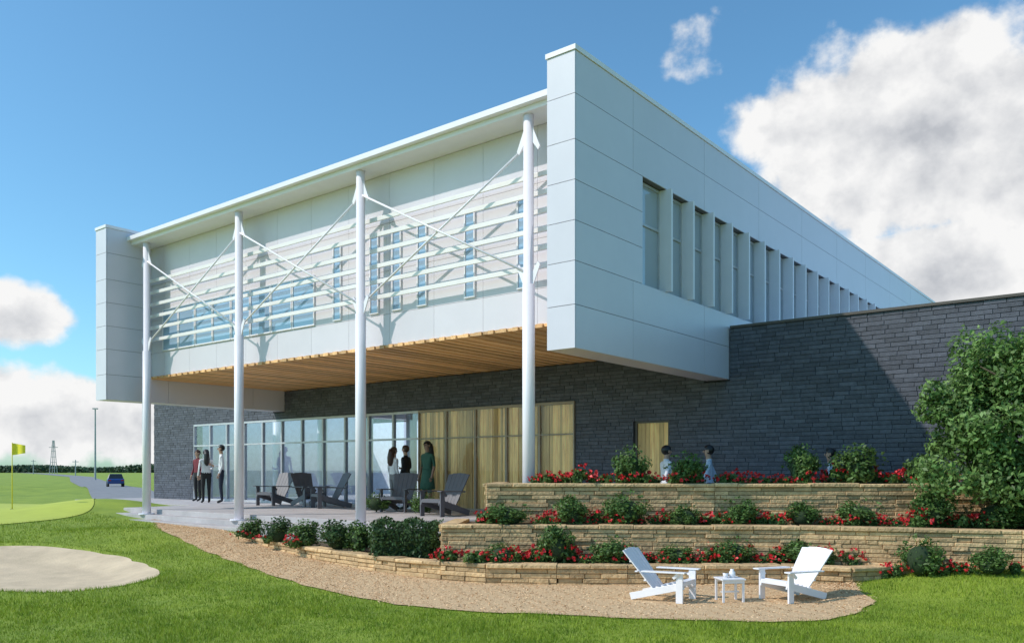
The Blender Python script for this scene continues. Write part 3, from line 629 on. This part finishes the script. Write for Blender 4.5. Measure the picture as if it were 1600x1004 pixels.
person('woman in green dress with black hair standing before the wood wall', at(668, 20.6), 2.4, 1.74, c_greenc, c_greenc, m_skind, m_hair, True, False, dress=c_greenc)
person('person in white shirt walking past the wooden door', at(1041, 15.2, -.13), -1.3, 1.6, c_white, c_navy, m_skin, m_hair, pose='walk')
person('person in light blue shirt walking behind the highest flower bed', at(1108, 15.0, -.13), 1.3, 1.6, c_lblue, c_navy, m_skin, m_hair, pose='walk')
person('person in pale shirt walking farthest right behind the flower bed', at(1298, 14.45, -.13), 1.3, 1.53, c_lblue, c_black, m_skin, m_hair, pose='walk')
# ------------------------------------------------------------------ far left details
y = 23.0; x = (19-800)/F*y; zf = float(Zg(x, y))
fl = thing('golf_flag', 'yellow flag on a thin pole standing in the putting green', 'flag', (x, y, zf))
b = MB(); b.tube([(0, 0, 0), (0, 0, 1.86)], [.014, .011], 8); b.build('pole', m_yel, fl, smooth=True)
b = MB(); nx_ = 10
for i in range(nx_+1):
    t = i/nx_; yy = .03*math.sin(t*6); hh = .33-.1*t
    b.v += [(.012+.36*t, yy, 1.84-hh-.05*t), (.012+.36*t, yy, 1.84-.06*t)]
b.f = [(2*i, 2*i+2, 2*i+3, 2*i+1) for i in range(nx_)]; b.m = [0]*nx_; b.build('flag', m_yel, fl, smooth=True)
b = MB(); b.tube([(0, 0, .004), (0, 0, .02)], [.054, .054], 16); b.build('cup', m_chaird, fl)
zq = -.22
lp = thing('light_pole', 'tall thin grey light pole beside the distant road', 'street lamp', (-52.8, 105, zq))
b = MB(); b.tube([(0, 0, 0), (0, 0, 9)], [.13, .08], 10); b.build('pole', m_steel, lp); b = MB(); b.box(-.3, .3, -.15, .15, 8.95, 9.1); b.build('lamp_head', m_steel, lp)
mt = thing('radio_mast', 'far grey lattice mast rising above the horizon', 'mast', (-166, 300, zq))
b = MB()
for sx in (-1, 1):
    for sy in (-1, 1): b.tube([(sx*.9, sy*.9, 0), (sx*.2, sy*.2, 12)], [.12, .1], 6)
b.build('mast_frame', m_steel, mt); b = MB()
for z in (2, 4, 6, 8, 10): b.box(-1+z*.06, 1-z*.06, -.6, .6, z, z+.15)
b.box(-1.6, 1.6, -.1, .1, 9.4, 9.6); b.build('cross_arm', m_steel, mt)
for i, (px, Y, h) in enumerate(((52, 260, 4.5), (118, 190, 3.6))):
    t = thing('utility_post', ['short far post left of the lattice mast', 'short far post right of the lattice mast'][i], 'post', ((px-800)/F*Y, Y, zq), 0, 'far posts'); b = MB(); b.tube([(0, 0, 0), (0, 0, h)], [.14, .1], 8); b.build('pole', m_steel, t); b = MB(); b.box(-.7, .7, -.06, .06, h-.5, h-.35); b.build('cross_arm', m_steel, t)
n = 9000; X = rng.uniform(-330, -150, n); dens = .5+.5*np.sin(X*.07)*np.sin(X*.031+1); Zt = rng.uniform(0, 1, n)*(2.2+2.6*abs(dens)); P = np.stack([X, 400+rng.uniform(-8, 8, n), Zt+zq], 1)
o = obj('distant_trees', leafmesh('distant_trees', P, np.tile([0, -.5, .6], (n, 1)), 1.5, m_far, .7)); o['kind'] = 'stuff'; tag(o, 'dark line of far trees along the horizon', 'trees')
car = thing('parked_car', 'small dark blue car on the far road at left', 'car', (-29.2, 61, float(Zg(-29.2, 61))+.03), math.radians(28)); car.scale = (.64, .64, .64)
prof = [(-2.0, .35), (-2.0, .85), (-1.75, .95), (.75, .93), (1.9, .78), (2.05, .55), (2.0, .32)]
b = MB(); b.add([(s*.85, yy, z) for s in (-1, 1) for yy, z in prof], [tuple(range(7)), tuple(range(13, 6, -1))]+[(i, (i+1) % 7, 7+(i+1) % 7, 7+i) for i in range(7)]); b.build('body', m_carb, car, bevel=.08)
b = MB(); cab = [(-1.8, .94, .78), (.95, .93, .78), (.2, 1.42, .62), (-1.35, 1.44, .62)]; b.add([(s*w, yy, z) for s in (-1, 1) for yy, z, w in cab], [(0, 1, 2, 3), (7, 6, 5, 4)]+[(i, (i+1) % 4, 4+(i+1) % 4, 4+i) for i in range(4)]); b.build('window', m_cglass, car, bevel=.03)
b = MB(); b.box(-.6, .6, -1.3, .15, 1.43, 1.47); b.build('roof', m_carb, car)
for sx in (-1, 1):
    for yy in (-1.3, 1.3): b = MB(); b.tube([(sx*.68, yy, .31), (sx*.88, yy, .31)], [.31, .31], 16); w = b.build('wheel', m_tyre, car); b = MB(); b.tube([(sx*.87, yy, .31), (sx*.89, yy, .31)], [.18, .18], 12); b.build('rim', m_steel, w)
    b = MB(); b.box(sx*.65-.15, sx*.65+.15, -2.03, -1.99, .68, .82); b.build('taillight', m_tail, car)
# ------------------------------------------------------------------ light, sky, camera
SUN = Vector((-1.036, -.276, 1)).normalized()
ld = bpy.data.lights.new('sun', 'SUN'); ld.energy = 3.2; ld.angle = math.radians(.6); ld.color = (1, .93, .87)
lo = bpy.data.objects.new('sun', ld); C.objects.link(lo); lo.rotation_euler = (-SUN).to_track_quat('-Z', 'Y').to_euler(); lo.location = (-20, -5, 30)
wd = bpy.data.worlds.new('World'); S.world = wd; wd.use_nodes = True; nt = wd.node_tree; N = nt.nodes; L = nt.links; bg = N['Background']
sky = N.new('ShaderNodeTexSky'); sky.sky_type = 'NISHITA'; sky.sun_disc = False; sky.sun_elevation = math.asin(SUN.z); sky.sun_rotation = math.atan2(SUN.x, SUN.y); sky.ozone_density = 2.0; sky.air_density = 1.0; sky.dust_density = .8
def mth(op, a, b_=None, c_=None, clamp=False):
    n = N.new('ShaderNodeMath'); n.operation = op; n.use_clamp = clamp
    for i, q in enumerate((a, b_, c_)):
        if q is None: continue
        if isinstance(q, (int, float)): n.inputs[i].default_value = q
        else: L.new(q, n.inputs[i])
    return n.outputs[0]
def sstep(a, b_, x):
    n = N.new('ShaderNodeMapRange'); n.interpolation_type = 'SMOOTHSTEP'; n.inputs[1].default_value = a; n.inputs[2].default_value = b_; L.new(x, n.inputs[0]); return n.outputs[0]
tc = N.new('ShaderNodeTexCoord'); sp_ = N.new('ShaderNodeSeparateXYZ'); L.new(tc.outputs['Generated'], sp_.inputs[0])
az = mth('ARCTAN2', sp_.outputs[0], sp_.outputs[1]); el = mth('ARCSINE', sp_.outputs[2])
def noise(scale, det, off=(0, 0, 0), rough=.52):
    mp = N.new('ShaderNodeMapping'); mp.inputs['Location'].default_value = off; mp.inputs['Scale'].default_value = (1, 1, 1.15); L.new(tc.outputs['Generated'], mp.inputs[0])
    n = N.new('ShaderNodeTexNoise'); n.inputs['Scale'].default_value = scale; n.inputs['Detail'].default_value = det; n.inputs['Roughness'].default_value = rough; L.new(mp.outputs[0], n.inputs['Vector']); return n.outputs['Fac']
n1 = noise(14, 8, rough=.55); n2 = noise(14, 5, (.016, .006, -.022), .55)
def ang(px, py):
    s = (px-800)/F; z = (HY-py)/F; return math.atan(s), math.asin(z/math.sqrt(s*s+1+z*z))
field = None; under = None
for (px, py, w, h, amp) in ((1430, 215, 330, 170, 1.4), (1240, 205, 125, 90, .75), (1740, 215, 380, 200, 1.3), (1500, 425, 290, 100, 1.3), (1090, 78, 110, 60, -.06), (1190, 5, 110, 30, -.06), (10, 490, 140, 56, 1.2), (40, 650, 400, 84, .9), (-500, 350, 300, 160, .9)):
    a0, e0 = ang(px, py); cs_ = math.cos(a0)**2
    wa_ = w/F*cs_; ha_ = h/F*math.sqrt(cs_)
    qx = mth('MULTIPLY', mth('SUBTRACT', az, a0), 1/wa_); qy = mth('MULTIPLY', mth('SUBTRACT', el, e0), 1/ha_)
    d = mth('SQRT', mth('ADD', mth('MULTIPLY', qx, qx), mth('MULTIPLY', qy, qy)))
    if amp < 0: v = mth('ADD', mth('MULTIPLY', sstep(.6, 1.5, d), -1.0), amp)
    else: v = mth('MULTIPLY', mth('SUBTRACT', 1.0, d), amp)
    sh_ = mth('MULTIPLY_ADD', qy, .5, .5)
    if field is None: field = v; under = sh_
    else:
        gt = mth('GREATER_THAN', v, field); under = mth('MULTIPLY_ADD', gt, mth('SUBTRACT', sh_, under), under); field = mth('MAXIMUM', field, v)
ff = mth('MULTIPLY_ADD', mth('SUBTRACT', n1, .5), 1.4, field)
mask = sstep(.0, .32, ff)
rel = mth('MULTIPLY', mth('SUBTRACT', n1, n2), 1.2)
thick = sstep(.3, 1.25, ff)
lum = mth('ADD', mth('SUBTRACT', .99, mth('MULTIPLY', thick, mth('SUBTRACT', .42, mth('MULTIPLY', under, .36)))), rel)
lum = mth('MINIMUM', mth('MAXIMUM', lum, .56), 1.03)
cc = N.new('ShaderNodeCombineColor'); K = 6.15
# shaded cloud undersides lean blue-grey, lit tops stay white
for i, (t, sft) in enumerate(((.985, 1.0), (.985, .93), (.985, .80))): L.new(mth('MULTIPLY', mth('POWER', lum, sft), K*t), cc.inputs[i])
tint = N.new('ShaderNodeMix'); tint.data_type = 'RGBA'; tint.blend_type = 'MULTIPLY'; tint.inputs[0].default_value = 1; L.new(sky.outputs[0], tint.inputs[6]); tint.inputs[7].default_value = (.76, 1.18, 1.26, 1)
mix = N.new('ShaderNodeMix'); mix.data_type = 'RGBA'; L.new(mask, mix.inputs[0]); L.new(tint.outputs[2], mix.inputs[6]); L.new(cc.outputs[0], mix.inputs[7])
L.new(mix.outputs[2], bg.inputs[0]); bg.inputs[1].default_value = .15
cam = bpy.data.cameras.new('camera'); co_ = bpy.data.objects.new('camera', cam); C.objects.link(co_); co_.location = (0, 0, H); co_.rotation_euler = (math.pi/2, 0, 0)
cam.sensor_width = 36; cam.lens = F/1600*36; cam.shift_y = (HY-502)/1600; cam.clip_end = 8000; S.camera = co_
S.view_settings.view_transform = 'Standard'; S.view_settings.look = 'None'; S.view_settings.exposure = 0
